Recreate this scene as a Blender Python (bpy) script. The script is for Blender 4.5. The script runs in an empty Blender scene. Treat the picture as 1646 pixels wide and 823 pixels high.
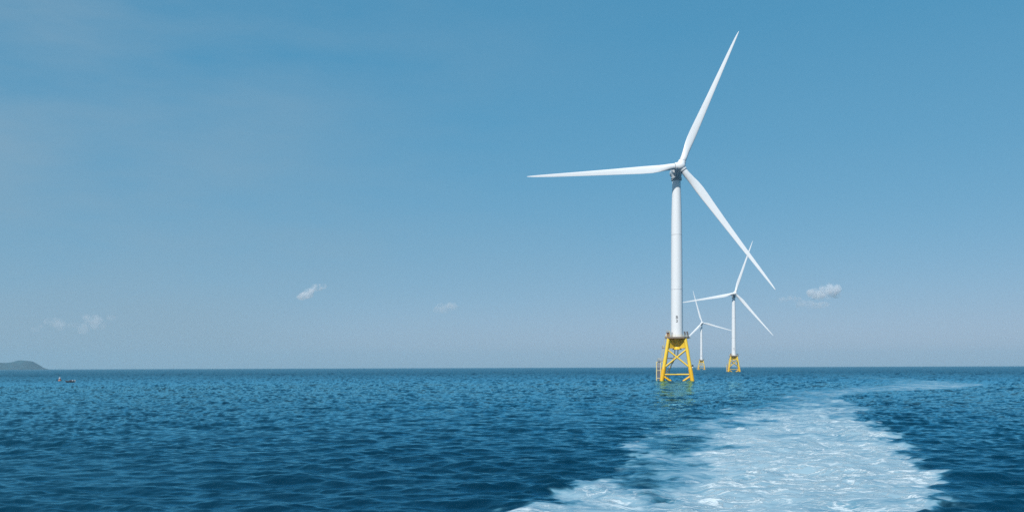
import bpy, bmesh, math, random
import numpy as np
from mathutils import Vector, Matrix

S = bpy.context.scene
COL = S.collection
R = math.radians
random.seed(4)

# ------------------------------------------------------------------ camera
CAM_H = 6.9
cam_d = bpy.data.cameras.new('camera')
cam = bpy.data.objects.new('camera', cam_d)
COL.objects.link(cam)
cam_d.sensor_width = 36.0
cam_d.lens = 36.0 * 1500 / 1646
cam_d.shift_y = 178.6 / 1646
cam_d.clip_start = 0.5
cam_d.clip_end = 90000
cam.matrix_world = (Matrix.Translation((0, 0, CAM_H)) @ Matrix.Rotation(R(0.19), 4, 'Y')
                    @ Matrix.Rotation(R(90), 4, 'X'))
S.camera = cam

# ------------------------------------------------------------------ sky and sun
SUN_EL, SUN_AZ = 45.0, 209.0       # azimuth clockwise from +Y (view direction): behind the camera, to its left
w = bpy.data.worlds.new('World')
S.world = w
w.use_nodes = True
nt = w.node_tree
nt.nodes.clear()
out = nt.nodes.new('ShaderNodeOutputWorld')
bg = nt.nodes.new('ShaderNodeBackground')
sky = nt.nodes.new('ShaderNodeTexSky')
sky.sky_type = 'NISHITA'
sky.sun_disc = False
sky.sun_elevation = R(SUN_EL)
sky.sun_rotation = R(SUN_AZ)
sky.altitude = 0
sky.air_density = 0.7
sky.dust_density = 0.5
sky.ozone_density = 4.0
# the photograph's cool grade: one power curve per channel, the same in every direction
sep = nt.nodes.new('ShaderNodeSeparateColor')
com = nt.nodes.new('ShaderNodeCombineColor')
nt.links.new(sky.outputs[0], sep.inputs[0])
for i, (gain, ref, pw) in enumerate(((0.70, 0.98, 1.01), (2.85, 1.75, 0.40), (4.95, 3.46, 0.30))):
    p1 = nt.nodes.new('ShaderNodeMath')
    p1.operation = 'MULTIPLY'
    p1.inputs[1].default_value = 1 / ref
    p2 = nt.nodes.new('ShaderNodeMath')
    p2.operation = 'POWER'
    p2.inputs[1].default_value = pw
    p3 = nt.nodes.new('ShaderNodeMath')
    p3.operation = 'MULTIPLY'
    p3.inputs[1].default_value = gain
    nt.links.new(sep.outputs[i], p1.inputs[0])
    nt.links.new(p1.outputs[0], p2.inputs[0])
    nt.links.new(p2.outputs[0], p3.inputs[0])
    nt.links.new(p3.outputs[0], com.inputs[i])
# thin uneven high haze, thicker towards the left of the view
tcw = nt.nodes.new('ShaderNodeTexCoord')
mpw = nt.nodes.new('ShaderNodeMapping')
mpw.inputs['Scale'].default_value = (2.2, 2.2, 9.0)
mpw.inputs['Rotation'].default_value = (0, R(5), 0)
nzw = nt.nodes.new('ShaderNodeTexNoise')
nzw.inputs['Scale'].default_value = 1.3
nzw.inputs['Detail'].default_value = 7
nzw.inputs['Roughness'].default_value = 0.55
sxw = nt.nodes.new('ShaderNodeSeparateXYZ')
lfw = nt.nodes.new('ShaderNodeMapRange')
lfw.inputs[1].default_value = -0.5
lfw.inputs[2].default_value = 0.15
lfw.inputs[3].default_value = 0.85
lfw.inputs[4].default_value = 0.07
vlw = nt.nodes.new('ShaderNodeMapRange')
vlw.inputs[1].default_value = 0.25
vlw.inputs[2].default_value = 0.75
mlw = nt.nodes.new('ShaderNodeMath')
mlw.operation = 'MULTIPLY'
mxw = nt.nodes.new('ShaderNodeMix')
mxw.data_type = 'RGBA'
mxw.inputs[7].default_value = (2.65, 4.0, 5.1, 1)
nt.links.new(tcw.outputs['Generated'], mpw.inputs['Vector'])
nt.links.new(mpw.outputs[0], nzw.inputs['Vector'])
nt.links.new(tcw.outputs['Generated'], sxw.inputs[0])
nt.links.new(sxw.outputs[0], lfw.inputs[0])
nt.links.new(nzw.outputs['Fac'], vlw.inputs[0])
nt.links.new(vlw.outputs[0], mlw.inputs[0])
nt.links.new(lfw.outputs[0], mlw.inputs[1])
nt.links.new(mlw.outputs[0], mxw.inputs[0])
nt.links.new(com.outputs[0], mxw.inputs[6])
nt.links.new(mxw.outputs[2], bg.inputs[0])
bg.inputs[1].default_value = 0.10
nt.links.new(bg.outputs[0], out.inputs[0])

sun_d = bpy.data.lights.new('sun', 'SUN')
sun_d.energy = 4.0
sun_d.angle = R(0.53)
sun_d.color = (1.0, 0.96, 0.90)
sun = bpy.data.objects.new('sun', sun_d)
COL.objects.link(sun)
sd = Vector((math.sin(R(SUN_AZ)) * math.cos(R(SUN_EL)), math.cos(R(SUN_AZ)) * math.cos(R(SUN_EL)), math.sin(R(SUN_EL))))
sun.rotation_euler = sd.to_track_quat('Z', 'Y').to_euler()

S.view_settings.view_transform = 'Standard'
S.view_settings.look = 'None'
S.view_settings.gamma = 1
S.view_settings.use_curve_mapping = False
S.view_settings.exposure = 0.0
S.cycles.max_bounces = 10
S.cycles.sample_clamp_indirect = 3.0
S.cycles.caustics_reflective = False
S.cycles.caustics_refractive = False
S.cycles.volume_bounces = 8
S.cycles.use_denoising = False


# ------------------------------------------------------------------ helpers
def tag(o, label=None, cat=None, group=None, kind=None):
    if label: o['label'] = label
    if cat: o['category'] = cat
    if group: o['group'] = group
    if kind: o['kind'] = kind
    return o


def empty(name, loc=(0, 0, 0), rz=0.0):
    o = bpy.data.objects.new(name, None)
    COL.objects.link(o)
    o.location = loc
    o.rotation_euler = (0, 0, rz)
    return o


def copy_tree(o, parent=None):
    c = o.copy()
    COL.objects.link(c)
    c.parent = parent
    for ch in list(o.children):
        copy_tree(ch, c)
    return c


class MB:
    """collects simple shapes and links them as one mesh object"""
    def __init__(self):
        self.v, self.f, self.sm = [], [], []

    def add(self, vs, fs, smooth=True):
        n = len(self.v)
        self.v += [tuple(p) for p in vs]
        for f in fs:
            self.f.append([i + n for i in f])
            self.sm.append(smooth)
        return self

    def tube(self, a, b, r0, r1=None, n=14, caps=True):
        a, b = Vector(a), Vector(b)
        r1 = r0 if r1 is None else r1
        d = (b - a).normalized()
        u = d.orthogonal().normalized()
        t = d.cross(u)
        vs = []
        for p, r in ((a, r0), (b, r1)):
            for i in range(n):
                an = 2 * math.pi * i / n
                vs.append(p + (u * math.cos(an) + t * math.sin(an)) * r)
        fs = [(i, (i + 1) % n, n + (i + 1) % n, n + i) for i in range(n)]
        self.add(vs, fs, True)
        if caps:
            self.add(vs[:n], [tuple(range(n - 1, -1, -1))], False)
            self.add(vs[n:], [tuple(range(n))], False)
        return self

    def lathe(self, prof, n=40, M=Matrix.Identity(4)):
        """profile of (radius, height) turned about local Z"""
        vs, fs = [], []
        for (r, z) in prof:
            for i in range(n):
                an = 2 * math.pi * i / n
                vs.append(M @ Vector((r * math.cos(an), r * math.sin(an), z)))
        for k in range(len(prof) - 1):
            for i in range(n):
                j = (i + 1) % n
                fs.append((k * n + i, k * n + j, (k + 1) * n + j, (k + 1) * n + i))
        self.add(vs, fs, True)
        self.add(vs[:n], [tuple(range(n - 1, -1, -1))], False)
        self.add(vs[-n:], [tuple(range(n))], False)
        return self

    def box(self, c, s, M=Matrix.Identity(4)):
        c = Vector(c)
        vs = [M @ (c + Vector((x * s[0] / 2, y * s[1] / 2, z * s[2] / 2))) for x in (-1, 1) for y in (-1, 1) for z in (-1, 1)]
        fs = [(0, 1, 3, 2), (4, 6, 7, 5), (0, 4, 5, 1), (2, 3, 7, 6), (0, 2, 6, 4), (1, 5, 7, 3)]
        return self.add(vs, fs, False)

    def build(self, name, mat, parent=None, bevel=0.0):
        me = bpy.data.meshes.new(name)
        me.from_pydata(self.v, [], self.f)
        me.polygons.foreach_set('use_smooth', self.sm)
        me.update()
        me.materials.append(mat)
        o = bpy.data.objects.new(name, me)
        COL.objects.link(o)
        o.parent = parent
        if bevel:
            m = o.modifiers.new('bevel', 'BEVEL')
            m.width = bevel
            m.segments = 2
            m.limit_method = 'ANGLE'
        return o


def N(nt, t, **kw):
    n = nt.nodes.new(t)
    for k, v in kw.items():
        setattr(n, k, v)
    return n


def paint(name, col, rough=0.4, var=0.12, scale=0.35, streak=0.0, streak_col=(0.3, 0.2, 0.12), spec=0.4, bump=0.0):
    """weathered paint: base colour with blotchy wear and vertical runs of dirt"""
    m = bpy.data.materials.new(name)
    m.use_nodes = True
    t = m.node_tree
    b = t.nodes['Principled BSDF']
    tc = N(t, 'ShaderNodeTexCoord')
    n1 = N(t, 'ShaderNodeTexNoise')
    n1.inputs['Scale'].default_value = scale
    n1.inputs['Detail'].default_value = 6
    t.links.new(tc.outputs['Object'], n1.inputs['Vector'])
    mx = N(t, 'ShaderNodeMix', data_type='RGBA')
    mx.inputs[6].default_value = (*[c * (1 - var) for c in col], 1)
    mx.inputs[7].default_value = (*[min(1, c * (1 + var * 0.6)) for c in col], 1)
    t.links.new(n1.outputs['Fac'], mx.inputs[0])
    last = mx.outputs[2]
    if streak > 0:
        mp = N(t, 'ShaderNodeMapping')
        mp.inputs['Scale'].default_value = (1.6, 1.6, 0.12)
        t.links.new(tc.outputs['Object'], mp.inputs['Vector'])
        n2 = N(t, 'ShaderNodeTexNoise')
        n2.inputs['Scale'].default_value = 1.0
        n2.inputs['Detail'].default_value = 5
        t.links.new(mp.outputs[0], n2.inputs['Vector'])
        mr = N(t, 'ShaderNodeMapRange')
        mr.inputs['From Min'].default_value = 0.56
        mr.inputs['From Max'].default_value = 0.80
        mr.inputs['To Max'].default_value = streak
        t.links.new(n2.outputs['Fac'], mr.inputs[0])
        m2 = N(t, 'ShaderNodeMix', data_type='RGBA')
        m2.inputs[7].default_value = (*streak_col, 1)
        t.links.new(mr.outputs[0], m2.inputs[0])
        t.links.new(last, m2.inputs[6])
        last = m2.outputs[2]
    t.links.new(last, b.inputs['Base Color'])
    b.inputs['Roughness'].default_value = rough
    b.inputs['Specular IOR Level'].default_value = spec
    if bump:
        bp = N(t, 'ShaderNodeBump')
        bp.inputs['Strength'].default_value = bump
        t.links.new(n1.outputs['Fac'], bp.inputs['Height'])
        t.links.new(bp.outputs[0], b.inputs['Normal'])
    return m


# ------------------------------------------------------------------ numpy noise
def vnoise(x, y, seed):
    xi = np.floor(x).astype(np.int64); yi = np.floor(y).astype(np.int64)
    fx = x - xi; fy = y - yi
    fx = fx * fx * fx * (fx * (fx * 6 - 15) + 10); fy = fy * fy * fy * (fy * (fy * 6 - 15) + 10)

    def h(a, b):
        n = (a * 374761393 + b * 668265263 + seed * 974711) & 0xFFFFFFFF
        n = ((n ^ (n >> 13)) * 1274126177) & 0xFFFFFFFF
        n = ((n ^ (n >> 16)) * 2246822519) & 0xFFFFFFFF
        return ((n ^ (n >> 15)) & 0xFFFFFF) / float(0xFFFFFF)
    a = h(xi, yi) * (1 - fx) + h(xi + 1, yi) * fx
    b = h(xi, yi + 1) * (1 - fx) + h(xi + 1, yi + 1) * fx
    return a * (1 - fy) + b * fy


def fbm(x, y, seed, oct=4):
    s = 0; a = 1.0; t = 0
    ca, sa = math.cos(0.7), math.sin(0.7)
    for i in range(oct):
        s = s + a * vnoise(x, y, seed + i * 17)
        t += a
        a *= 0.5
        x, y = (x * ca - y * sa) * 2.03, (x * sa + y * ca) * 2.03
    return s / t


def sstep(a, b, x):
    t = np.clip((x - a) / (b - a), 0, 1)
    return t * t * (3 - 2 * t)


# ------------------------------------------------------------------ the sea and the wake
SEA_R = 13000.0
WY = [6, 20, 44, 50, 60, 77, 90, 103, 125, 150, 172, 210, 250, 280, 330, 400, 470, 700, 1035, 1500]
WL = [-6, -5.5, -0.5, 1.8, 5.8, 9.8, 12.0, 15.5, 24, 33, 43, 55, 66, 84, 120, 150, 180, 222, 246, 300]
WR = [6, 12, 21, 23, 28, 33.5, 38, 42, 47, 59, 64, 75, 98, 136, 172, 194, 210, 270, 325, 375]
WS = [1.1, 1.1, 1.1, 1.1, 1.06, .98, .90, .80, .70, .63, .57, .50, .50, .60, .60, .50, .34, .20, .16, .10]


def wake_density(X, Y):
    L = np.interp(Y, WY, WL); Rr = np.interp(Y, WY, WR); st = np.interp(Y, WY, WS)
    st = st * sstep(3, 7, Y) * (1 - sstep(1200, 1480, Y))
    wd = np.maximum(Rr - L, 4)
    sc = np.clip(wd / 25.0, 1, 3)
    warp = (fbm(X / (6 * sc), Y / (6 * sc), 5, 4) - 0.5) * 4.2 * sc + (fbm(X / 1.5, Y / 1.0, 41, 4) - 0.5) * 4.2
    t = (X + warp - L) / wd
    left = sstep(-0.07, 0.11, t)
    right = 1 - sstep(0.85, 1.05, t)
    core = 0.50 + 0.50 * sstep(0.16, 0.42, t)
    edge = np.exp(-((t - 0.035) / 0.035) ** 2) * 0.8 * (fbm(X / 3.0, Y / 7.0, 63, 3) - 0.15) * (Y < 120) + np.exp(-((t - 0.93) / 0.05) ** 2) * 0.15
    patch = fbm(X / 4.5, Y / 9.0, 77, 4)
    d = left * right * np.clip(core + edge + (patch - 0.5) * 1.15, 0, 1.25) * st
    return np.clip(d, 0, 1)


def sea_heights(X, Y, cut):
    """sum of directional waves; waves shorter than `cut` fade out and become roughness"""
    rs = np.random.RandomState(11)
    nW = 110
    lam = np.exp(np.linspace(math.log(0.50), math.log(24), nW)) * rs.uniform(0.97, 1.03, nW)
    Z = np.zeros(X.shape, np.float32); DX = np.zeros_like(Z); DY = np.zeros_like(Z)
    lost = np.zeros_like(Z); SX = np.zeros_like(Z); SY = np.zeros_like(Z)
    X32, Y32 = X, Y
    grp = 0.30 + 0.75 * fbm(X / 60.0, Y / 110.0, 23, 3) + 0.65 * fbm(X / 9.0, Y / 14.0, 29, 3)      # gusts: rougher and calmer patches
    for i in range(nW):
        k = 2 * math.pi / lam[i]
        spread = 0.62 if lam[i] < 2 else 0.46
        th = R(-97) + rs.normal(0, spread)
        kx, ky = k * math.cos(th), k * math.sin(th)
        s = 0.205 * math.sqrt(2.0 / nW) * (1.1 if lam[i] < 1.5 else 1.3 if lam[i] < 4.5 else 1.0 * (4.5 / lam[i]) ** 1.25)
        a = s / k
        ph = kx * X32 + ky * Y32 + rs.uniform(0, 2 * math.pi)
        att = sstep(0.012, 0.05, lam[i] / cut).astype(np.float32)
        lost += s * s * 0.5 * (1 - att * att)
        c = np.cos(ph).astype(np.float32); sn = np.sin(ph).astype(np.float32)
        g = (att * grp).astype(np.float32)
        Z += a * g * c
        SX -= s * g * sn * (kx / k)
        SY -= s * g * sn * (ky / k)
        DX -= 0.75 * a * g * sn * (kx / k)
        DY -= 0.75 * a * g * sn * (ky / k)
    return Z, DX, DY, lost, SX, SY


def build_sea():
    rings = [28.0]
    while rings[-1] < SEA_R:
        r = rings[-1]
        rings.append(r + min(max(r * r / 6440 * (0.36 + 0.12 * min(1, max(0, (r - 90) / 150))), 0.10), 1200))
    rings[-1] = SEA_R
    rings = np.array(rings)
    ang = np.linspace(R(-37), R(37), 1560)
    rr, aa = np.meshgrid(rings, ang, indexing='ij')
    X = rr * np.sin(aa); Y = rr * np.cos(aa)
    dr = np.gradient(rings)[:, None] * np.ones_like(X)
    cut = np.maximum(dr, rr * (ang[1] - ang[0]))
    F = wake_density(X, Y)
    Z, DX, DY, lost, SX, SY = sea_heights(X, Y, cut)
    fade = 1 - sstep(2500, 5000, rr)
    calm = 1 - 0.45 * np.clip(F * 1.3, 0, 1)

    def turb_at(x, y):
        return (fbm(x / 3.2, y / 3.2, 91, 3) - 0.5) * 0.85 + (fbm(x / 0.8, y / 0.8, 92, 3) - 0.5) * 0.08
    ta = np.clip(F * 1.5, 0, 1) * (1 - sstep(150, 420, rr))
    t0 = turb_at(X, Y)
    turb = t0 * ta
    TXs = (turb_at(X + 0.12, Y) - t0) / 0.12 * ta
    TYs = (turb_at(X, Y + 0.12) - t0) / 0.12 * ta
    Z = Z * fade * calm + turb
    PX = X + DX * fade * calm; PY = Y + DY * fade * calm
    nfade = 1 - 0.42 * sstep(150, 600, rr) - 0.20 * sstep(600, 4000, rr)
    nrm = np.stack([-(SX * nfade * calm + TXs), -(SY * nfade * calm + TYs), np.ones_like(X)], -1).reshape(-1, 3)
    nrm = (nrm / np.linalg.norm(nrm, axis=1, keepdims=True)).astype(np.float32)
    nr, na = X.shape
    co = np.stack([PX, PY, Z], -1).reshape(-1, 3).astype(np.float32)
    foam = F.reshape(-1).astype(np.float32)
    lostf = np.sqrt(np.maximum(lost, 0)).reshape(-1).astype(np.float32)
    idx = np.arange(nr * na).reshape(nr, na)
    quads = np.stack([idx[:-1, :-1], idx[:-1, 1:], idx[1:, 1:], idx[1:, :-1]], -1).reshape(-1, 4)
    inwake = foam[quads].max(1) > 0.045
    # the rest of the disc: coarse calm rings around and under the boat that carries the camera
    ex_v, ex_f = [], []

    def patch(rs_, as_):
        b = len(ex_v)
        for r in rs_:
            for a in as_:
                ex_v.append((r * math.sin(a), r * math.cos(a), 0.0))
        m = len(as_)
        for i in range(len(rs_) - 1):
            for j in range(m - 1):
                ex_f.append((b + i * m + j, b + i * m + j + 1, b + (i + 1) * m + j + 1, b + (i + 1) * m + j))
    patch([0.0] + list(np.linspace(1, 28, 40)), list(np.linspace(R(-37), R(37), 60)))
    patch([0.0] + list(np.geomspace(1, SEA_R, 90)), list(np.linspace(R(37), R(323), 160)))

    def mesh(name, vs, qs, fo, lo, nv, mat):
        me = bpy.data.meshes.new(name)
        me.vertices.add(len(vs))
        me.vertices.foreach_set('co', vs.astype(np.float32).ravel())
        me.loops.add(len(qs) * 4)
        me.loops.foreach_set('vertex_index', qs.astype(np.int32).ravel())
        me.polygons.add(len(qs))
        me.polygons.foreach_set('loop_start', np.arange(len(qs), dtype=np.int32) * 4)
        me.polygons.foreach_set('use_smooth', np.ones(len(qs), bool))
        me.update(calc_edges=True)
        for nm, d in (('foam', fo), ('ripple', lo)):
            at = me.attributes.new(nm, 'FLOAT', 'POINT')
            at.data.foreach_set('value', d.astype(np.float32))
        me.normals_split_custom_set_from_vertices(nv)
        me.materials.append(mat)
        o = bpy.data.objects.new(name, me)
        COL.objects.link(o)
        return o

    def compact(qs):
        u, inv = np.unique(qs, return_inverse=True)
        return u, inv.reshape(-1, 4)
    mat = water_material()
    u, q = compact(quads[~inwake])
    exv = np.array(ex_v, np.float32); exf = np.array(ex_f, np.int64)
    vs = np.concatenate([co[u], exv]); qs = np.concatenate([q, exf + len(u)])
    fo = np.concatenate([foam[u], wake_density(exv[:, 0].astype(float), exv[:, 1].astype(float))])
    lo = np.concatenate([lostf[u], np.full(len(exv), 0.15)])
    tag(mesh('sea', vs, qs, fo, lo, np.concatenate([nrm[u], np.tile(np.float32([0, 0, 1]), (len(exv), 1))]), mat), 'deep blue rippled open sea', None, None, 'structure')
    u, q = compact(quads[inwake])
    tag(mesh('wake_foam', co[u], q, foam[u], lostf[u], nrm[u], mat),
        'white foaming boat wake curving away across the blue sea', 'wake', None, 'stuff')


def water_material():
    m = bpy.data.materials.new('sea_water')
    m.use_nodes = True
    t = m.node_tree
    b = t.nodes['Principled BSDF']
    L = t.links.new
    geo = N(t, 'ShaderNodeNewGeometry')
    af = N(t, 'ShaderNodeAttribute', attribute_name='foam')
    ar = N(t, 'ShaderNodeAttribute', attribute_name='ripple')

    def noise(scale, detail, sx=1, sy=1, rough=0.55, dist=0.0):
        mp = N(t, 'ShaderNodeMapping')
        mp.inputs['Scale'].default_value = (sx, sy, 0.35)
        L(geo.outputs['Position'], mp.inputs['Vector'])
        n = N(t, 'ShaderNodeTexNoise')
        n.inputs['Scale'].default_value = scale
        n.inputs['Detail'].default_value = detail
        n.inputs['Roughness'].default_value = rough
        n.inputs['Distortion'].default_value = dist
        L(mp.outputs[0], n.inputs['Vector'])
        return n.outputs['Fac']

    def math_(op, a, b_=None, c=None, clamp=False):
        n = N(t, 'ShaderNodeMath', operation=op)
        n.use_clamp = clamp
        for i, v in enumerate((a, b_, c)):
            if v is None: continue
            if isinstance(v, (int, float)): n.inputs[i].default_value = v
            else: L(v, n.inputs[i])
        return n.outputs[0]

    def mrange(v, a, b_, c=0.0, d=1.0, smooth=True):
        n = N(t, 'ShaderNodeMapRange')
        if smooth: n.interpolation_type = 'SMOOTHSTEP'
        for i, x in zip((1, 2, 3, 4), (a, b_, c, d)):
            n.inputs[i].default_value = x
        L(v, n.inputs[0])
        return n.outputs[0]

    F = af.outputs['Fac']
    # aerated water: patchy, follows density
    nA = noise(0.36, 8, 0.55, 0.9, 0.62, 0.4)
    nB = noise(1.6, 5, 0.6, 1, 0.55, 0.5)
    mixn = math_('ADD', math_('MULTIPLY', nA, 0.72), math_('MULTIPLY', nB, 0.28))
    cov = math_('ADD', F, math_('MULTIPLY', math_('SUBTRACT', mixn, 0.5), 2.5))
    aer = math_('MULTIPLY', mrange(cov, 0.0, 1.05), mrange(F, 0.04, 0.40))
    # foam lace: ridges of warped noise
    def ridge(fac, w):
        return mrange(math_('ABSOLUTE', math_('SUBTRACT', fac, 0.5)), 0.0, w, 1.0, 0.0)
    r1 = ridge(noise(0.42, 6, 0.45, 1.0, 0.6, 0.6), 0.030)
    r2 = ridge(noise(1.3, 5, 0.45, 1.0, 0.6, 0.6), 0.034)
    lace = math_('MAXIMUM', r1, math_('MULTIPLY', r2, 0.75))
    gate = math_('MULTIPLY', mrange(math_('ADD', F, math_('MULTIPLY', math_('SUBTRACT', noise(0.22, 5, 1, 0.8), 0.5), 1.6)), 0.40, 1.05), 0.85)
    speck = mrange(noise(5.0, 4, 1, 1, 0.7), 0.55, 0.75)
    white = math_('MULTIPLY', math_('MAXIMUM', lace, math_('MULTIPLY', speck, 0.0)), gate, clamp=True)

    deep = N(t, 'ShaderNodeMix', data_type='RGBA')
    deep.inputs[6].default_value = (0.0010, 0.020, 0.042, 1)
    deep.inputs[7].default_value = (0.0012, 0.028, 0.055, 1)
    L(mrange(noise(0.02, 4, 1, 0.4), 0.35, 0.65), deep.inputs[0])
    c0 = N(t, 'ShaderNodeMix', data_type='RGBA')
    L(mrange(aer, 0.0, 0.45, 0, 1, False), c0.inputs[0]); L(deep.outputs[2], c0.inputs[6])
    c0.inputs[7].default_value = (0.075, 0.24, 0.34, 1)
    c1 = N(t, 'ShaderNodeMix', data_type='RGBA')
    L(mrange(aer, 0.30, 1.0, 0, 1, False), c1.inputs[0]); L(c0.outputs[2], c1.inputs[6])
    c1.inputs[7].default_value = (0.29, 0.43, 0.51, 1)
    c2 = N(t, 'ShaderNodeMix', data_type='RGBA')
    L(white, c2.inputs[0]); L(c1.outputs[2], c2.inputs[6])
    c2.inputs[7].default_value = (0.74, 0.80, 0.82, 1)
    L(c2.outputs[2], b.inputs['Base Color'])
    foamy = math_('MAXIMUM', aer, white)
    # roughness: slopes too small to mesh widen the reflection
    ro = math_('ADD', 0.10, math_('MULTIPLY', ar.outputs['Fac'], 2.4))
    ro = math_('MINIMUM', ro, 0.27)
    ro = math_('ADD', ro, math_('MULTIPLY', foamy, 0.45), clamp=True)
    L(ro, b.inputs['Roughness'])
    b.inputs['Specular IOR Level'].default_value = 0.0
    # capillary ripples
    h = math_('ADD', math_('MULTIPLY', noise(1.3, 4, 0.6, 1.2, 0.7), 0.085), math_('MULTIPLY', noise(5.0, 4, 0.7, 1.2, 0.6), 0.022))
    h = math_('MULTIPLY', h, math_('SUBTRACT', 1.0, math_('MULTIPLY', foamy, 0.8)))
    h = math_('ADD', h, math_('MULTIPLY', math_('ADD', math_('MULTIPLY', white, 0.4), math_('MULTIPLY', nB, 0.8)), math_('MULTIPLY', F, 0.16)))
    bp = N(t, 'ShaderNodeBump')
    bp.inputs['Strength'].default_value = 0.9
    bp.inputs['Distance'].default_value = 1.0
    L(h, bp.inputs['Height'])
    L(bp.outputs[0], b.inputs['Normal'])
    # the mirror layer: steep unresolved ripples keep the grazing reflection well under one
    gl = N(t, 'ShaderNodeBsdfGlossy')
    gl.inputs['Color'].default_value = (0.33, 0.77, 0.92, 1)
    L(ro, gl.inputs['Roughness'])
    L(bp.outputs[0], gl.inputs['Normal'])
    fr = N(t, 'ShaderNodeFresnel')
    fr.inputs['IOR'].default_value = 1.333
    cap = mrange(ar.outputs['Fac'], 0.02, 0.16, 1.15, 0.48, False)
    fac = math_('MULTIPLY', math_('MULTIPLY', fr.outputs[0], cap), math_('SUBTRACT', 1.0, math_('MULTIPLY', foamy, 0.85)), clamp=True)
    ms = N(t, 'ShaderNodeMixShader')
    L(fac, ms.inputs[0])
    L(b.outputs[0], ms.inputs[1])
    L(gl.outputs[0], ms.inputs[2])
    L(ms.outputs[0], t.nodes['Material Output'].inputs['Surface'])
    return m


build_sea()


# ------------------------------------------------------------------ far island
def build_hills():
    D = 9000.0
    px = np.array([-420, -300, -200, -120, -60, 0, 8, 18, 26, 31, 36, 44, 50, 57, 62, 66, 70, 73])
    hp = np.array([14, 17, 12, 15, 11, 12.3, 11.6, 11.4, 12.2, 13.8, 15.2, 15.4, 14.9, 13.6, 11, 6.5, 2.5, -1])
    nx, ny = 420, 70
    xs = np.linspace((-420 - 823) / 1500 * D, (74 - 823) / 1500 * D, nx)
    ys = np.linspace(-160, 330, ny)
    gx, gy = np.meshgrid(xs, ys, indexing='ij')
    prof = np.interp((gx / D) * 1500 + 829, px, hp) * D / 1500
    cross = np.exp(-(np.maximum(gy, 0) / 150) ** 2) * sstep(-150, -10, gy + (fbm(gx / 160, gx * 0, 3, 3) - 0.5) * 90)
    Z = prof * cross + (fbm(gx / 70, gy / 70, 8, 4) - 0.5) * 13 * cross + (fbm(gx / 18, gy / 18, 9, 2) - 0.5) * 5 * cross - 2.5
    v = np.stack([gx, gy + D, Z], -1).reshape(-1, 3)
    idx = np.arange(nx * ny).reshape(nx, ny)
    q = np.stack([idx[:-1, :-1], idx[1:, :-1], idx[1:, 1:], idx[:-1, 1:]], -1).reshape(-1, 4)
    me = bpy.data.meshes.new('hills')
    me.from_pydata(v.tolist(), [], q.tolist())
    me.polygons.foreach_set('use_smooth', [True] * len(q))
    m = bpy.data.materials.new('hazed_scrub_and_bluff')
    m.use_nodes = True
    t = m.node_tree
    b = t.nodes['Principled BSDF']
    geo = N(t, 'ShaderNodeNewGeometry')
    n = N(t, 'ShaderNodeTexNoise')
    n.inputs['Scale'].default_value = 0.012
    n.inputs['Detail'].default_value = 6
    t.links.new(geo.outputs['Position'], n.inputs['Vector'])
    cr = N(t, 'ShaderNodeValToRGB')  # dark scrub tones with the blue of distant haze painted into them
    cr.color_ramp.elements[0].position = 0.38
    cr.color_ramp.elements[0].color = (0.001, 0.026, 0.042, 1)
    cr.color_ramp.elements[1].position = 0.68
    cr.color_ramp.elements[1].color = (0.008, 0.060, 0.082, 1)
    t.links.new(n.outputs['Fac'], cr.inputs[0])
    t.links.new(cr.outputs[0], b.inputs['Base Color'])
    b.inputs['Roughness'].default_value = 0.95
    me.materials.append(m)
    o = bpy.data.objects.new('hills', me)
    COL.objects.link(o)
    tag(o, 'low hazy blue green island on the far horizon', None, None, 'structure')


build_hills()


# ------------------------------------------------------------------ haze
def build_haze():
    mb = MB()
    mb.box((0, 0, (205 - 6) / 2), (27000, 27000, 211))
    m = bpy.data.materials.new('sea_air')
    m.use_nodes = True
    t = m.node_tree
    t.nodes.clear()
    o = N(t, 'ShaderNodeOutputMaterial')
    v = N(t, 'ShaderNodeVolumePrincipled')
    v.inputs['Density'].default_value = 6.0e-5
    v.inputs['Color'].default_value = (0.62, 0.88, 1.0, 1)
    v.inputs['Anisotropy'].default_value = 0.1
    t.links.new(v.outputs[0], o.inputs['Volume'])
    h = mb.build('haze', m)
    h.display_type = 'WIRE'
    tag(h, 'thin pale blue sea haze over the whole view', None, None, 'stuff')


build_haze()

# ------------------------------------------------------------------ turbines
WHITE = paint('turbine_white', (0.85, 0.87, 0.88), 0.35, 0.05, 0.08, 0.10, (0.55, 0.56, 0.55))
GREY = paint('flange_grey', (0.42, 0.45, 0.48), 0.45, 0.1, 0.5)
FRAME = paint('frame_grey', (0.50, 0.53, 0.55), 0.5, 0.15, 0.6)
SEAL = paint('seam_grey', (0.16, 0.17, 0.18), 0.6, 0.1, 0.5)
YEL = paint('jacket_yellow', (0.92, 0.62, 0.05), 0.40, 0.10, 0.5, 0.30, (0.55, 0.30, 0.06))
YELD = paint('splash_zone_yellow', (0.88, 0.49, 0.010), 0.35, 0.12, 0.5, 0.40, (0.42, 0.22, 0.05))
CREAM = paint('landing_cream', (0.80, 0.68, 0.36), 0.5, 0.15, 0.7, 0.45, (0.42, 0.22, 0.10))
RUST = paint('rusty_grating', (0.36, 0.20, 0.11), 0.8, 0.25, 1.2, 0.3, (0.2, 0.1, 0.05))
DECK = paint('deck_brown', (0.40, 0.32, 0.25), 0.75, 0.2, 0.8, 0.2)
BLACK = paint('panel_black', (0.018, 0.02, 0.025), 0.25, 0.2, 1.0)
INK = paint('marking_ink', (0.05, 0.05, 0.06), 0.5, 0.1, 1.0)

TX1, TY1 = (1088.3 - 823) / 1500 * 462, 462.0
DECK_Z = 21.3
TOWER_TOP = 99.6
HUB_Z = 104.5
OVER = 7.4


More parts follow.
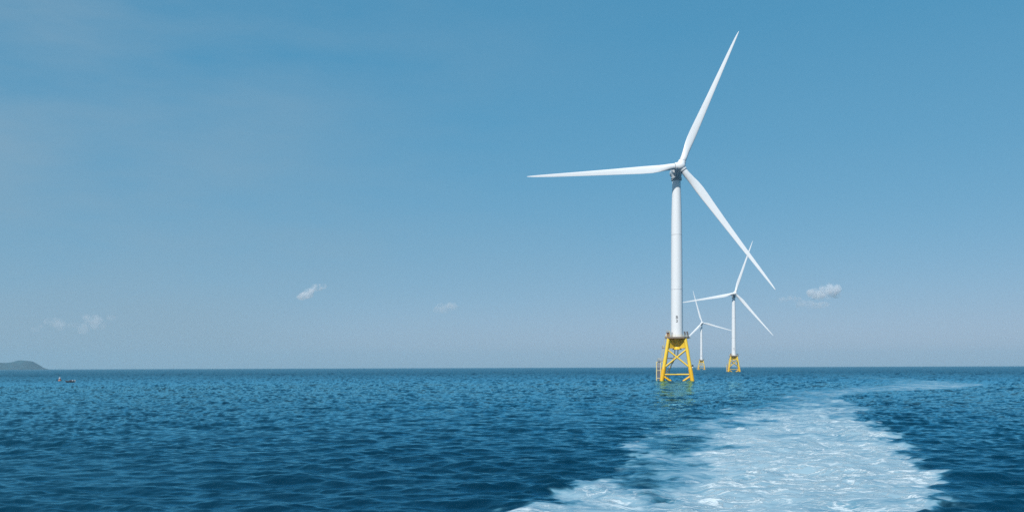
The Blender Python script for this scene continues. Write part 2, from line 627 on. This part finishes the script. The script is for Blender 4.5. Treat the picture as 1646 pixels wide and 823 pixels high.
def tower_r(z):
    zs = [22, 30, 45, 62, 78, 86, 93, 97, TOWER_TOP]
    rs = [2.98, 2.95, 2.86, 2.76, 2.60, 2.42, 2.20, 2.10, 2.06]
    return float(np.interp(z, zs, rs))


def leg_at(sx, sy, z):
    """axis of a leg at height z: half-width 7.0 at the water, 4.1 under the deck"""
    h = 7.35 + (4.05 - 7.35) * (z / 20.8)
    return Vector((sx * h, sy * h, z))


def text_mesh(s, size, wrap_r, zc, name, mat, parent, proud=0.03, yoff=0.0):
    cu = bpy.data.curves.new(name, 'FONT')
    cu.body = s
    cu.size = size
    cu.align_x = 'CENTER'
    cu.align_y = 'CENTER'
    cu.offset = 0.012 * size
    cu.resolution_u = 4
    tmp = bpy.data.objects.new('tmp', cu)
    COL.objects.link(tmp)
    bpy.context.view_layer.update()
    dg = bpy.context.evaluated_depsgraph_get()
    me = bpy.data.meshes.new_from_object(tmp.evaluated_get(dg))
    bpy.data.objects.remove(tmp)
    bm = bmesh.new()
    bm.from_mesh(me)
    bmesh.ops.triangulate(bm, faces=bm.faces)
    bmesh.ops.subdivide_edges(bm, edges=[e for e in bm.edges if e.calc_length() > 0.3], cuts=2)
    for v in bm.verts:
        a = v.co.x / wrap_r
        z = zc + v.co.y
        rr = (tower_r(z) if wrap_r > 2.5 else wrap_r) + proud
        v.co = (rr * math.sin(a), -rr * math.cos(a) + yoff, z)
    bm.to_mesh(me)
    bm.free()
    me.name = name
    me.materials.clear()
    me.materials.append(mat)
    o = bpy.data.objects.new(name, me)
    COL.objects.link(o)
    o.parent = parent
    return o


def blade_mesh():
    """blade along +Z in the rotor frame (axis -Y is upwind); it turns clockwise seen from the front, leading edge towards +X"""
    st = [  # r, chord, thickness, twist deg, blend to airfoil
        (1.7, 3.15, 3.15, 0, 0), (3.2, 3.15, 3.15, 0, 0), (5.0, 3.2, 3.05, 14, 0.15), (8.0, 3.65, 2.6, 15, 0.6),
        (11.0, 4.15, 2.05, 14, 0.9), (14.5, 4.45, 1.60, 12, 1), (19, 4.30, 1.25, 10, 1), (25, 3.85, 1.0, 7.5, 1),
        (32, 3.35, .82, 5.5, 1), (40, 2.85, .66, 3.5, 1), (48, 2.40, .52, 2, 1), (56, 1.95, .40, 1, 1),
        (63, 1.55, .30, .3, 1), (69, 1.12, .21, 0, 1), (72.5, .75, .14, 0, 1), (74.2, .42, .08, 0, 1), (75.0, .10, .04, 0, 1)]
    n = 28
    vs, fs = [], []
    for (r, c, th, tw, bl) in st:
        r, c = r * 1.012, c * (0.93 if r > 6 else 1.0)
        for i in range(n):
            an = 2 * math.pi * i / n
            cx, cy = math.cos(an), math.sin(an)
            # circle of unit chord, pitch axis at its centre
            p0 = Vector((cx * 0.5 * c, cy * 0.5 * th))
            # airfoil: leading edge at +x, x from +0.32c to -0.68c
            u = 0.5 * (1 - cx)
            yt = 2.6 * (0.2969 * math.sqrt(max(u, 0)) - 0.126 * u - 0.3516 * u * u + 0.2843 * u ** 3 - 0.1015 * u ** 4) * th * 1.92
            p1 = Vector(((0.34 - u) * c, (1 if cy >= 0 else -1) * yt * 0.5 * (1.15 if cy < 0 else 0.85)))
            p = p0.lerp(p1, bl)
            a = R(tw)
            x = p.x * math.cos(a) - p.y * math.sin(a)
            y = p.x * math.sin(a) + p.y * math.cos(a)
            pre = -2.2 * (r / 75) ** 2
            vs.append((x, y + pre, r))
    for k in range(len(st) - 1):
        for i in range(n):
            j = (i + 1) % n
            fs.append((k * n + i, k * n + j, (k + 1) * n + j, (k + 1) * n + i))
    fs.append(tuple(range(n - 1, -1, -1)))
    fs.append(tuple((len(st) - 1) * n + i for i in range(n)))
    mb = MB()
    mb.add(vs, fs, True)
    return mb


def rail(mb, pts, h=1.15, closed=False, r=0.045, post=1.2):
    pts = [Vector(p) for p in pts]
    seg = list(zip(pts, pts[1:] + pts[:1])) if closed else list(zip(pts, pts[1:]))
    for a, b in seg:
        for hh in (h, h * 0.55):
            mb.tube(a + Vector((0, 0, hh)), b + Vector((0, 0, hh)), r, n=6)
        k = max(1, int((b - a).length / post))
        for i in range(k + 1):
            p = a.lerp(b, i / k)
            mb.tube(p, p + Vector((0, 0, h)), r, n=6)


def ladder(mb, a, b, w=0.6, r=0.05, step=0.4, wd=Vector((1, 0, 0))):
    a, b = Vector(a), Vector(b)
    o = wd * (w / 2)
    mb.tube(a - o, b - o, r, n=6)
    mb.tube(a + o, b + o, r, n=6)
    k = int((b - a).length / step)
    for i in range(1, k):
        p = a.lerp(b, i / k)
        mb.tube(p - o, p + o, r * 0.7, n=5)


def make_turbine():
    root = empty('wind_turbine')
    # --- jacket
    for sx in (-1, 1):
        for sy in (-1, 1):
            m = MB()
            m.tube(leg_at(sx, sy, 6.2), leg_at(sx, sy, 20.8), 0.86, 0.80, 24)
            lg = m.build('jacket_leg', YEL, root)
            m = MB()
            m.tube(leg_at(sx, sy, -4), leg_at(sx, sy, 5.6), 0.99, 0.99, 24)
            m.tube(leg_at(sx, sy, 5.6), leg_at(sx, sy, 6.6), 0.99, 0.865, 24)
            m.build('leg_sleeve', YELD, lg)
    faces = [((-1, -1), (1, -1)), ((1, -1), (1, 1)), ((1, 1), (-1, 1)), ((-1, 1), (-1, -1))]
    for (p, q) in faces:
        m = MB()
        zt, zb = 15.6, 6.3
        m.tube(leg_at(*p, zt), leg_at(*q, zb), 0.36, n=16)
        m.tube(leg_at(*q, zt), leg_at(*p, zb), 0.36, n=16)
        c = (leg_at(*p, zt) + leg_at(*q, zb)) * 0.5
        c2 = (leg_at(*q, zt) + leg_at(*p, zb)) * 0.5
        # the node where they cross
        d = (leg_at(*q, zb) - leg_at(*p, zt)).normalized()
        f = (leg_at(*p, zt).x - leg_at(*q, zt).x, leg_at(*p, zt).y - leg_at(*q, zt).y)
        wt = math.hypot(*f)
        wb = (leg_at(*p, zb) - leg_at(*q, zb)).length
        s = wt / (wt + wb)
        node = leg_at(*p, zt).lerp(leg_at(*q, zb), s)
        m.tube(node - d * 0.8, node + d * 0.8, 0.42, n=16)
        m.build('cross_brace', YEL, root)
        m = MB()
        m.tube(leg_at(*p, 3.1), leg_at(*q, 3.1), 0.30, n=16)
        m.build('horizontal_brace', YEL, root)
        m = MB()
        a, b = leg_at(*p, 2.5), leg_at(*q, 2.5)
        a2, b2 = leg_at(*q, -8), leg_at(*p, -8)
        m.tube(a, a.lerp(a2, 0.5), 0.42, n=16)
        m.tube(b, b.lerp(b2, 0.5), 0.42, n=16)
        m.build('lower_brace', YELD, root)
    # --- transition piece
    m = MB()
    m.lathe([(2.0, 15.3), (2.25, 15.3), (2.25, 15.75), (1.92, 15.8), (1.92, 18.9), (2.75, 20.4), (2.75, 21.0)], 40)
    tp = m.build('transition_piece', YEL, root)
    for sx in (-1, 1):
        for sy in (-1, 1):
            m = MB()
            a = math.atan2(sy, sx)
            p = leg_at(sx, sy, 18)
            ln = math.hypot(p.x, p.y)
            M = Matrix.Rotation(a, 4, 'Z')
            x0, x1 = 1.5, ln + 0.1
            xt, xb = ln - 0.25, ln + 0.35
            vs = []
            for y in (-0.28, 0.28):
                for (x, z) in ((x0, 16.0), (xb, 16.2), (xt, 20.75), (x0, 20.75)):
                    vs.append(M @ Vector((x, y, z)))
            m.add(vs, [(0, 1, 2, 3), (7, 6, 5, 4), (0, 4, 5, 1), (1, 5, 6, 2), (2, 6, 7, 3), (3, 7, 4, 0)], False)
            for zz in (16.05, 20.72):     # flanges
                m.box(((x0 + ln) / 2 - 0.1, 0, zz), (ln - x0 - 0.6, 0.8, 0.12), M)
            m.build('girder', YEL, tp)
    text_mesh('B3', 0.95, 1.92, 16.95, 'marking', INK, tp, 0.02)
    # --- deck
    m = MB()
    c = 5.75
    k = 2.2
    oct_ = [(-c, -c + k), (-c + k, -c), (c - k, -c), (c, -c + k), (c, c - k), (c - k, c), (-c + k, c), (-c, c - k)]
    z0, z1 = 20.85, DECK_Z
    vs = [(x, y, z0) for x, y in oct_] + [(x, y, z1) for x, y in oct_]
    m.add(vs, [tuple(range(7, -1, -1)), tuple(range(8, 16))] + [(i, (i + 1) % 8, 8 + (i + 1) % 8, 8 + i) for i in range(8)], False)
    for i in range(8):
        a, b = Vector((*oct_[i], z1)), Vector((*oct_[(i + 1) % 8], z1))
        m.tube(a * 1.005, b * 1.005, 0.16, n=8)
    dk = m.build('deck', DECK, root)
    m = MB()
    rail(m, [(x * .97, y * .97, z1) for x, y in oct_], 1.15, True)
    m.build('railing', CREAM, dk)
    # equipment: cabinets at the left front, dark tilted panels and a winch drum at the right front
    m = MB()
    m.box((-4.3, -3.0, z1 + 1.25), (1.5, 1.6, 2.3))
    m.box((-4.3, -3.0, z1 + 2.48), (1.8, 1.9, 0.14))
    for dx in (-.6, .6):
        for dy in (-.65, .65):
            m.box((-4.3 + dx, -3.0 + dy, z1 + 0.06), (.16, .16, .12))
    for i in range(5):
        m.box((-4.3, -3.83, z1 + 0.8 + i * 0.3), (1.1, 0.06, 0.09))
    m.build('equipment_cabinet', RUST, dk, 0.03)
    m = MB()
    m.lathe([(0.50, z1), (0.52, z1 + 0.1), (0.52, z1 + 1.5), (0.3, z1 + 1.8)], 20, Matrix.Translation((-5.0, -3.0 + 2.2, 0)))
    m.build('tank', WHITE, dk)
    m = MB()
    m.tube((-3.35, -4.3, z1), (-3.35, -4.3, z1 + 3.0), 0.14, n=10)
    m.tube((-3.35, -4.3, z1 + 3.0), (-5.2, -5.2, z1 + 3.3), 0.11, n=10)
    m.tube((-3.35, -4.3, z1 + 1.8), (-4.2, -4.7, z1 + 3.1), 0.07, n=8)
    m.tube((-5.2, -5.2, z1 + 3.3), (-5.2, -5.2, z1 + 2.2), 0.03, n=6)
    m.build('davit_crane', CREAM, dk)
    for i, dx in enumerate((0.0, 1.25)):
        m = MB()
        M = Matrix.Translation((3.85 + dx, -3.6, z1 + 1.95)) @ Matrix.Rotation(R(-14), 4, 'Y') @ Matrix.Rotation(R(-30), 4, 'X')
        m.box((0, 0, 0), (0.85, 0.09, 2.1), M)
        pn = m.build('solar_panel', BLACK, dk)
        m = MB()
        m.tube((3.85 + dx, -3.3, z1), (3.85 + dx, -3.5, z1 + 1.9), 0.07, n=8)
        m.tube((3.85 + dx - .4, -3.2, z1 + .02), (3.85 + dx + .4, -3.2, z1 + .02), 0.05, n=8)
        m.build('panel_stand', GREY, pn)
    m = MB()
    m.tube((5.35, -2.6, z1 + 0.15), (6.35, -2.6, z1 + 0.15), 0.55, n=20)
    m.tube((5.25, -2.6, z1 + 0.15), (5.38, -2.6, z1 + 0.15), 0.72, n=20)
    m.tube((6.32, -2.6, z1 + 0.15), (6.45, -2.6, z1 + 0.15), 0.72, n=20)
    m.build('winch_drum', GREY, dk)
    # --- boat landing on the left side
    m = MB()
    for x in (-9.9, -7.9):
        for y in (-4.2,):
            m.tube((x, y, -3), (x, y, 9.3), 0.26, n=12)
    for z in (1.2, 5.0, 9.2):
        m.tube((-9.9, -4.2, z), (-7.9, -4.2, z), 0.17, n=10)
        m.tube((-7.9, -4.2, z), tuple(leg_at(-1, -1, max(z, 0.5))), 0.16, n=10)
    m.tube((-9.9, -4.2, 9.3), (-9.9, -2.2, 9.3), 0.15, n=10)
    m.tube((-9.9, -2.2, 9.3), (-9.9, -2.2, -2), 0.18, n=10)
    m.tube((-9.9, -2.2, 5), (-9.9, -4.2, 5), 0.13, n=10)
    bl = m.build('boat_landing', CREAM, root)
    m = MB()
    ladder(m, (-8.9, -4.0, -2), (-8.9, -4.0, 10.2), 0.75, 0.09, 0.5)
    for z in (2.6, 3.8, 6.4, 7.8):
        m.box((-8.9, -3.3, z), (1.5, 1.0, 0.10))
    m.build('ladder', RUST, bl)
    m = MB()
    m.box((-8.0, -3.4, 9.75), (2.7, 3.0, 0.16))
    rp = m.build('rest_platform', RUST, root)
    m = MB()
    rail(m, [(-6.75, -4.85, 9.83), (-9.3, -4.85, 9.83), (-9.3, -1.95, 9.83), (-6.75, -1.95, 9.83)], 1.2, False, 0.06)
    m.build('railing', CREAM, rp)
    m = MB()
    ladder(m, (-7.5, -3.0, 9.8), (-6.15, -3.0, 17.0), 0.65, 0.07, 0.4, Vector((0, 1, 0)))
    ladder(m, (-6.4, -2.0, 16.2), (-5.65, -2.0, 22.3), 0.65, 0.07, 0.4, Vector((0, 1, 0)))
    for i in range(7):
        z = 12 + i * 0.8
        x = -7.5 + (z - 9.8) * 1.35 / 7.2
        m.tube((x - .75, -3.35, z), (x - .75, -2.65, z), 0.04, n=5)
        m.tube((x - .75, -3.35, z), (x, -3.35, z), 0.04, n=5)
        m.tube((x - .75, -2.65, z), (x, -2.65, z), 0.04, n=5)
    for dy in (-.35, .35):
        m.tube((-7.5 - .35, -3 + dy, 12), (-6.6 - .15, -3 + dy, 16.8), 0.045, n=5)
    m.build('access_ladder', CREAM, root)
    m = MB()
    m.box((-6.5, -2.5, 16.1), (1.5, 2.4, 0.14))
    rp2 = m.build('rest_platform', RUST, root)
    m = MB()
    rail(m, [(-6.2, -3.6, 16.17), (-7.2, -3.6, 16.17), (-7.2, -1.4, 16.17), (-6.2, -1.4, 16.17)], 1.2, False, 0.06)
    m.build('railing', CREAM, rp2)
    # small lamp box beside the right front leg
    m = MB()
    p = leg_at(1, -1, 7.4)
    m.box((p.x + 1.35, p.y, 7.5), (0.75, 0.75, 0.55))
    m.tube((p.x + .6, p.y, 7.0), (p.x + 1.6, p.y, 7.0), 0.10, n=8)
    m.box((p.x + 1.35, p.y, 7.12), (0.9, 0.9, 0.16))
    nb = m.build('navigation_lamp', BLACK, root)
    m = MB()
    m.lathe([(0.26, 6.3), (0.30, 6.35), (0.30, 6.98), (0.2, 7.03)], 16, Matrix.Translation((p.x + 1.35, p.y, 0)))
    m.build('lens', WHITE, nb)
    # cable tubes coming down inside the jacket
    for (x0, y0, x1, y1) in ((-1.0, 0.6, -3.9, 1.5), (0.5, 1.0, -4.9, 4.2)):
        m = MB()
        P = [Vector((x0, y0, 15.5)), Vector((x0 - .1, y0, 13.2)), Vector((x0 + (x1 - x0) * .45, (y0 + y1) / 2, 9.2)), Vector((x1, y1, 4.5)), Vector((x1 - .5, y1, -3))]
        for a, b in zip(P, P[1:]):
            m.tube(a, b, 0.22, n=10)
        m.build('cable_tube', CREAM, root)
    m = MB()
    m.box((-2.6, 0.8, 11.0), (3.2, 1.2, 0.25))
    m.tube((-1.0, 0.8, 11.1), (-5.0, 2.0, 11.2), 0.13, n=8)
    m.build('cable_bracket', RUST, root)
    # --- tower
    m = MB()
    zs = [21.05, 22, 26, 30, 38, 45, 54, 62, 70, 78, 82, 86, 90, 93, 97, 98.9]
    m.lathe([(tower_r(z), z) for z in zs], 64)
    tw = m.build('tower', WHITE, root)
    m = MB()
    m.lathe([(3.06, DECK_Z), (3.12, DECK_Z + .02), (3.12, DECK_Z + .30), (3.04, DECK_Z + .32)], 48)
    m.build('base_flange', GREY, tw)
    for z in (45.0, 72.0):                       # joints between the tower sections
        m = MB()
        m.lathe([(tower_r(z) + .012, z - .09), (tower_r(z) + .02, z - .07), (tower_r(z) + .02, z + .07), (tower_r(z) + .012, z + .09)], 64)
        m.build('section_joint', GREY, tw)
    m = MB()
    m.lathe([(2.1, 98.9), (2.62, 98.95), (2.62, 99.3), (2.3, 99.35), (2.3, 99.7), (2.66, 99.75), (2.66, 100.15), (2.35, 100.2), (2.35, 100.7)], 48)
    m.build('yaw_ring', GREY, tw)
    for ch, z in (('B', 31.15), ('3', 29.3)):
        text_mesh(ch, 2.05, 2.9, z, 'marking', INK, tw)
    # door at the foot of the tower, towards the left
    m = MB()
    M = Matrix.Rotation(R(-52), 4, 'Z')
    m.box((0, -2.99, DECK_Z + 1.55), (1.0, 0.14, 2.1), M)
    m.build('door', GREY, tw, 0.05)
    # --- nacelle (rotor frame: axis along -Y, origin on the tower axis at hub height)
    m = MB()
    Mx = Matrix.Rotation(R(90), 4, 'X')           # lathe axis Z -> -Y
    m.lathe([(1.2, -6.2), (1.8, -6.0), (2.15, -5.2), (2.4, -2.5), (2.55, 0.0), (2.6, 1.2), (2.8, 1.3), (2.9, 1.6), (2.9, 3.2), (2.8, 3.5), (2.4, 3.7), (2.0, 5.3)], 48, Mx)
    nac = m.build('nacelle', WHITE, root)
    m = MB()
    m.lathe([(2.28, -3.9), (2.36, -3.3), (2.5, -2.4), (2.62, -1.2)], 40)
    m.build('nacelle_frame', FRAME, nac)
    m = MB()
    m.box((0, 3.8, 2.6), (1.6, 2.4, 1.2))
    m.tube((0.5, 4.6, 3.1), (0.5, 4.6, 4.9), 0.05, n=6)
    m.tube((-0.5, 4.6, 3.1), (-0.5, 4.6, 4.5), 0.05, n=6)
    m.build('cooler', GREY, nac)
    # --- rotor (hub centre at its own origin)
    m = MB()
    m.lathe([(1.95, -2.3), (2.25, -2.0), (2.42, -1.0), (2.42, 0.3), (2.3, 1.0), (1.95, 1.75), (1.3, 2.3), (0.6, 2.58), (0.02, 2.65)], 48, Mx)
    hub = m.build('rotor_hub', WHITE, root)
    bmb = blade_mesh()
    for i in range(3):
        o = bmb.build('blade', WHITE, hub)
        o.rotation_euler = (0, R(120 * i), 0)
    for i in range(3):
        m = MB()
        m.lathe([(1.90, 1.2), (1.90, 2.55), (1.78, 2.75), (1.64, 2.8)], 40)
        o = m.build('blade_collar', WHITE, hub)
        o.rotation_euler = (0, R(120 * i), 0)
        m = MB()
        m.lathe([(1.60, 2.78), (1.66, 2.80), (1.66, 2.95), (1.58, 2.98)], 40)
        o = m.build('blade_seal', SEAL, hub)
        o.rotation_euler = (0, R(120 * i), 0)
    return root


def pose(root, x, y, rz, yaw_world, spin, tilt=7.0):
    """stand the turbine at x, y; turn nacelle and rotor to yaw_world and spin the rotor"""
    root.location = (x, y, 0)
    root.rotation_euler = (0, 0, rz)
    ya = yaw_world - rz
    B = Matrix.Translation((0, 0, HUB_Z - OVER * math.sin(R(tilt)))) @ Matrix.Rotation(ya, 4, 'Z')
    T = Matrix.Rotation(R(-tilt), 4, 'X')
    for ch in root.children:
        if ch.name.startswith('nacelle'):
            ch.matrix_local = B @ Matrix.Rotation(R(-tilt * 0.5), 4, 'X')
        if ch.name.startswith('rotor_hub'):
            ch.matrix_local = B @ T @ Matrix.Translation((0, -OVER, 0)) @ Matrix.Rotation(spin, 4, 'Y')


t1 = make_turbine()
t2 = copy_tree(t1)
t3 = copy_tree(t1)
pose(t1, TX1, TY1, R(-10.5), R(5), R(24.6))
D2 = 1254.0
pose(t2, (1179.6 - 823) / 1500 * D2, D2, R(-9), R(1), R(20.0))
D3 = 2090.0
pose(t3, (1127.6 - 823) / 1500 * D3, D3, R(-11), R(2), R(-14.5))
G = 'offshore wind turbines standing in the sea'
tag(t1, 'nearest and tallest white wind turbine on a bright yellow lattice base', 'wind turbine', G)
tag(t2, 'middle sized wind turbine on yellow base, below the lowest blade tip of the largest', 'wind turbine', G)
tag(t3, 'smallest farthest wind turbine on pale base, between the other two towers', 'wind turbine', G)


# ------------------------------------------------------------------ small craft and buoy on the left
def make_buoy():
    root = empty('buoy', (-250.5, 517, 0.0))
    tag(root, 'small dull orange buoy with a pale top floating left of the dark boat', 'buoy')
    ORG = paint('buoy_orange', (0.34, 0.15, 0.10), 0.5, 0.15, 1.5)
    m = MB()
    m.lathe([(0.25, -0.6), (0.75, -0.35), (0.92, 0.1), (0.88, 0.55), (0.62, 0.95), (0.40, 1.08)], 24)
    m.build('float', ORG, root)
    m = MB()
    m.lathe([(0.40, 1.08), (0.52, 1.15), (0.60, 1.5), (0.52, 1.9), (0.22, 2.15), (0.05, 2.2)], 20)
    m.build('top_cap', GREY, root)
    m = MB()
    m.tube((0, 0, 2.15), (0, 0, 2.7), 0.05, n=8)
    m.build('mast', GREY, root)


def make_boat():
    root = empty('motorboat', (-222.5, 470, 0.0), R(12))
    tag(root, 'small dark open motorboat with a pale stern low on the water', 'boat')
    HUL = paint('hull_dark', (0.075, 0.09, 0.11), 0.4, 0.2, 1.2)
    REDC = paint('cover_maroon', (0.09, 0.05, 0.05), 0.8, 0.2, 1.5)
    secs = []   # bow to the left (-X)
    for (x, hw, zt, zk) in ((-2.4, 0.04, 1.05, 0.65), (-2.0, 0.38, 0.98, 0.1), (-1.3, 0.72, 0.88, -0.2), (-0.3, 0.9, 0.78, -0.3), (0.8, 0.92, 0.72, -0.3), (2.0, 0.86, 0.70, -0.28)):
        secs.append([(x, -hw, zt), (x, -hw * .82, (zt + zk) / 2), (x, 0, zk), (x, hw * .82, (zt + zk) / 2), (x, hw, zt),
                     (x, hw * .86, zt - .03), (x, 0, max(zk + .25, zt - .45)), (x, -hw * .86, zt - .03)])
    m = MB()
    vs = [p for s in secs for p in s]
    fs = []
    for k in range(len(secs) - 1):
        for i in range(8):
            j = (i + 1) % 8
            fs.append((k * 8 + i, k * 8 + j, (k + 1) * 8 + j, (k + 1) * 8 + i))
    fs.append(tuple(range(7, -1, -1)))
    fs.append(tuple((len(secs) - 1) * 8 + i for i in range(8)))
    m.add(vs, fs, False)
    m.build('hull', HUL, root)
    m = MB()
    m.box((0.1, 0, 0.95), (0.9, 1.1, 0.45))
    m.build('bow_cover', REDC, root, 0.1)
    m = MB()
    m.box((1.25, 0, 0.95), (0.7, 1.5, 0.55))
    m.build('stern_locker', GREY, root, 0.08)
    m = MB()
    m.box((2.25, 0, 0.95), (0.45, 0.42, 0.6))
    m.box((2.2, 0, 0.2), (0.2, 0.16, 1.2))
    m.build('outboard_motor', GREY, root, 0.06)


make_buoy()
make_boat()


# ------------------------------------------------------------------ clouds (volumes far beyond and above the haze)
def cloud(name_label, px, py, dist, wpx, hpx, dens, seed, tiltdeg=0, n=16):
    rs = random.Random(seed)
    sc = dist / 1500
    W, H = wpx * sc, hpx * sc
    loc = Vector(((px - 823) * sc, dist, CAM_H + (590 - py) * sc))
    bm = bmesh.new()
    for i in range(n):
        u = rs.uniform(-1, 1)
        e = math.sqrt(max(0, 1 - u * u))
        r = H * rs.uniform(0.14, 0.40) * (0.35 + 0.65 * e)
        x = u * W * 0.42
        z = rs.uniform(-0.16, 0.34) * H * e + math.tan(R(tiltdeg)) * x
        y = rs.uniform(-0.3, 0.3) * W * e
        M = Matrix.Translation((x, y, z)) @ Matrix.Diagonal((r * rs.uniform(1.0, 1.9), r * 1.5, r * 0.95, 1))
        bmesh.ops.create_icosphere(bm, subdivisions=2, radius=1, matrix=M)
    me = bpy.data.meshes.new('cloud')
    bm.to_mesh(me)
    bm.free()
    o = bpy.data.objects.new('cloud', me)
    COL.objects.link(o)
    o.location = loc
    rm = o.modifiers.new('remesh', 'REMESH')
    rm.mode = 'VOXEL'
    rm.voxel_size = H / 16
    m = bpy.data.materials.new('cloud_vapour')
    m.use_nodes = True
    t = m.node_tree
    t.nodes.clear()
    out_ = N(t, 'ShaderNodeOutputMaterial')
    v = N(t, 'ShaderNodeVolumePrincipled')
    v.inputs['Color'].default_value = (0.97, 0.98, 1, 1)
    v.inputs['Anisotropy'].default_value = 0.0
    tc = N(t, 'ShaderNodeTexCoord')
    nz = N(t, 'ShaderNodeTexNoise')
    nz.inputs['Scale'].default_value = 2.6 / H
    nz.inputs['Detail'].default_value = 5
    nz.inputs['Roughness'].default_value = 0.6
    t.links.new(tc.outputs['Object'], nz.inputs['Vector'])
    mr = N(t, 'ShaderNodeMapRange')
    mr.inputs[1].default_value = 0.44
    mr.inputs[2].default_value = 0.66
    mr.inputs[4].default_value = dens / H
    t.links.new(nz.outputs['Fac'], mr.inputs[0])
    t.links.new(mr.outputs[0], v.inputs['Density'])
    t.links.new(v.outputs[0], out_.inputs['Volume'])
    me.materials.append(m)
    tag(o, name_label, 'cloud', 'small clouds low in the sky')


cloud('brightest small puffy cloud right of the wind turbines', 1326, 474, 15000, 54, 28, 4.6, 21, 2, 20)
cloud('faint ragged wisp just below the brightest cloud', 1306, 492, 15500, 56, 20, 1.2, 2, 0)
cloud('faint thin wisp left of the brightest cloud', 1270, 483, 15500, 38, 14, 1.0, 3, 8)
cloud('slanting little white wisp high above the island side, left of centre', 500, 470, 15000, 56, 19, 3.2, 4, 24)
cloud('broad pale wisp low in the sky above the island', 118, 520, 15000, 140, 32, 1.7, 5, 11)
cloud('barely visible wisp left of the tallest turbine tower', 718, 495, 15000, 42, 20, 1.2, 6, 5)
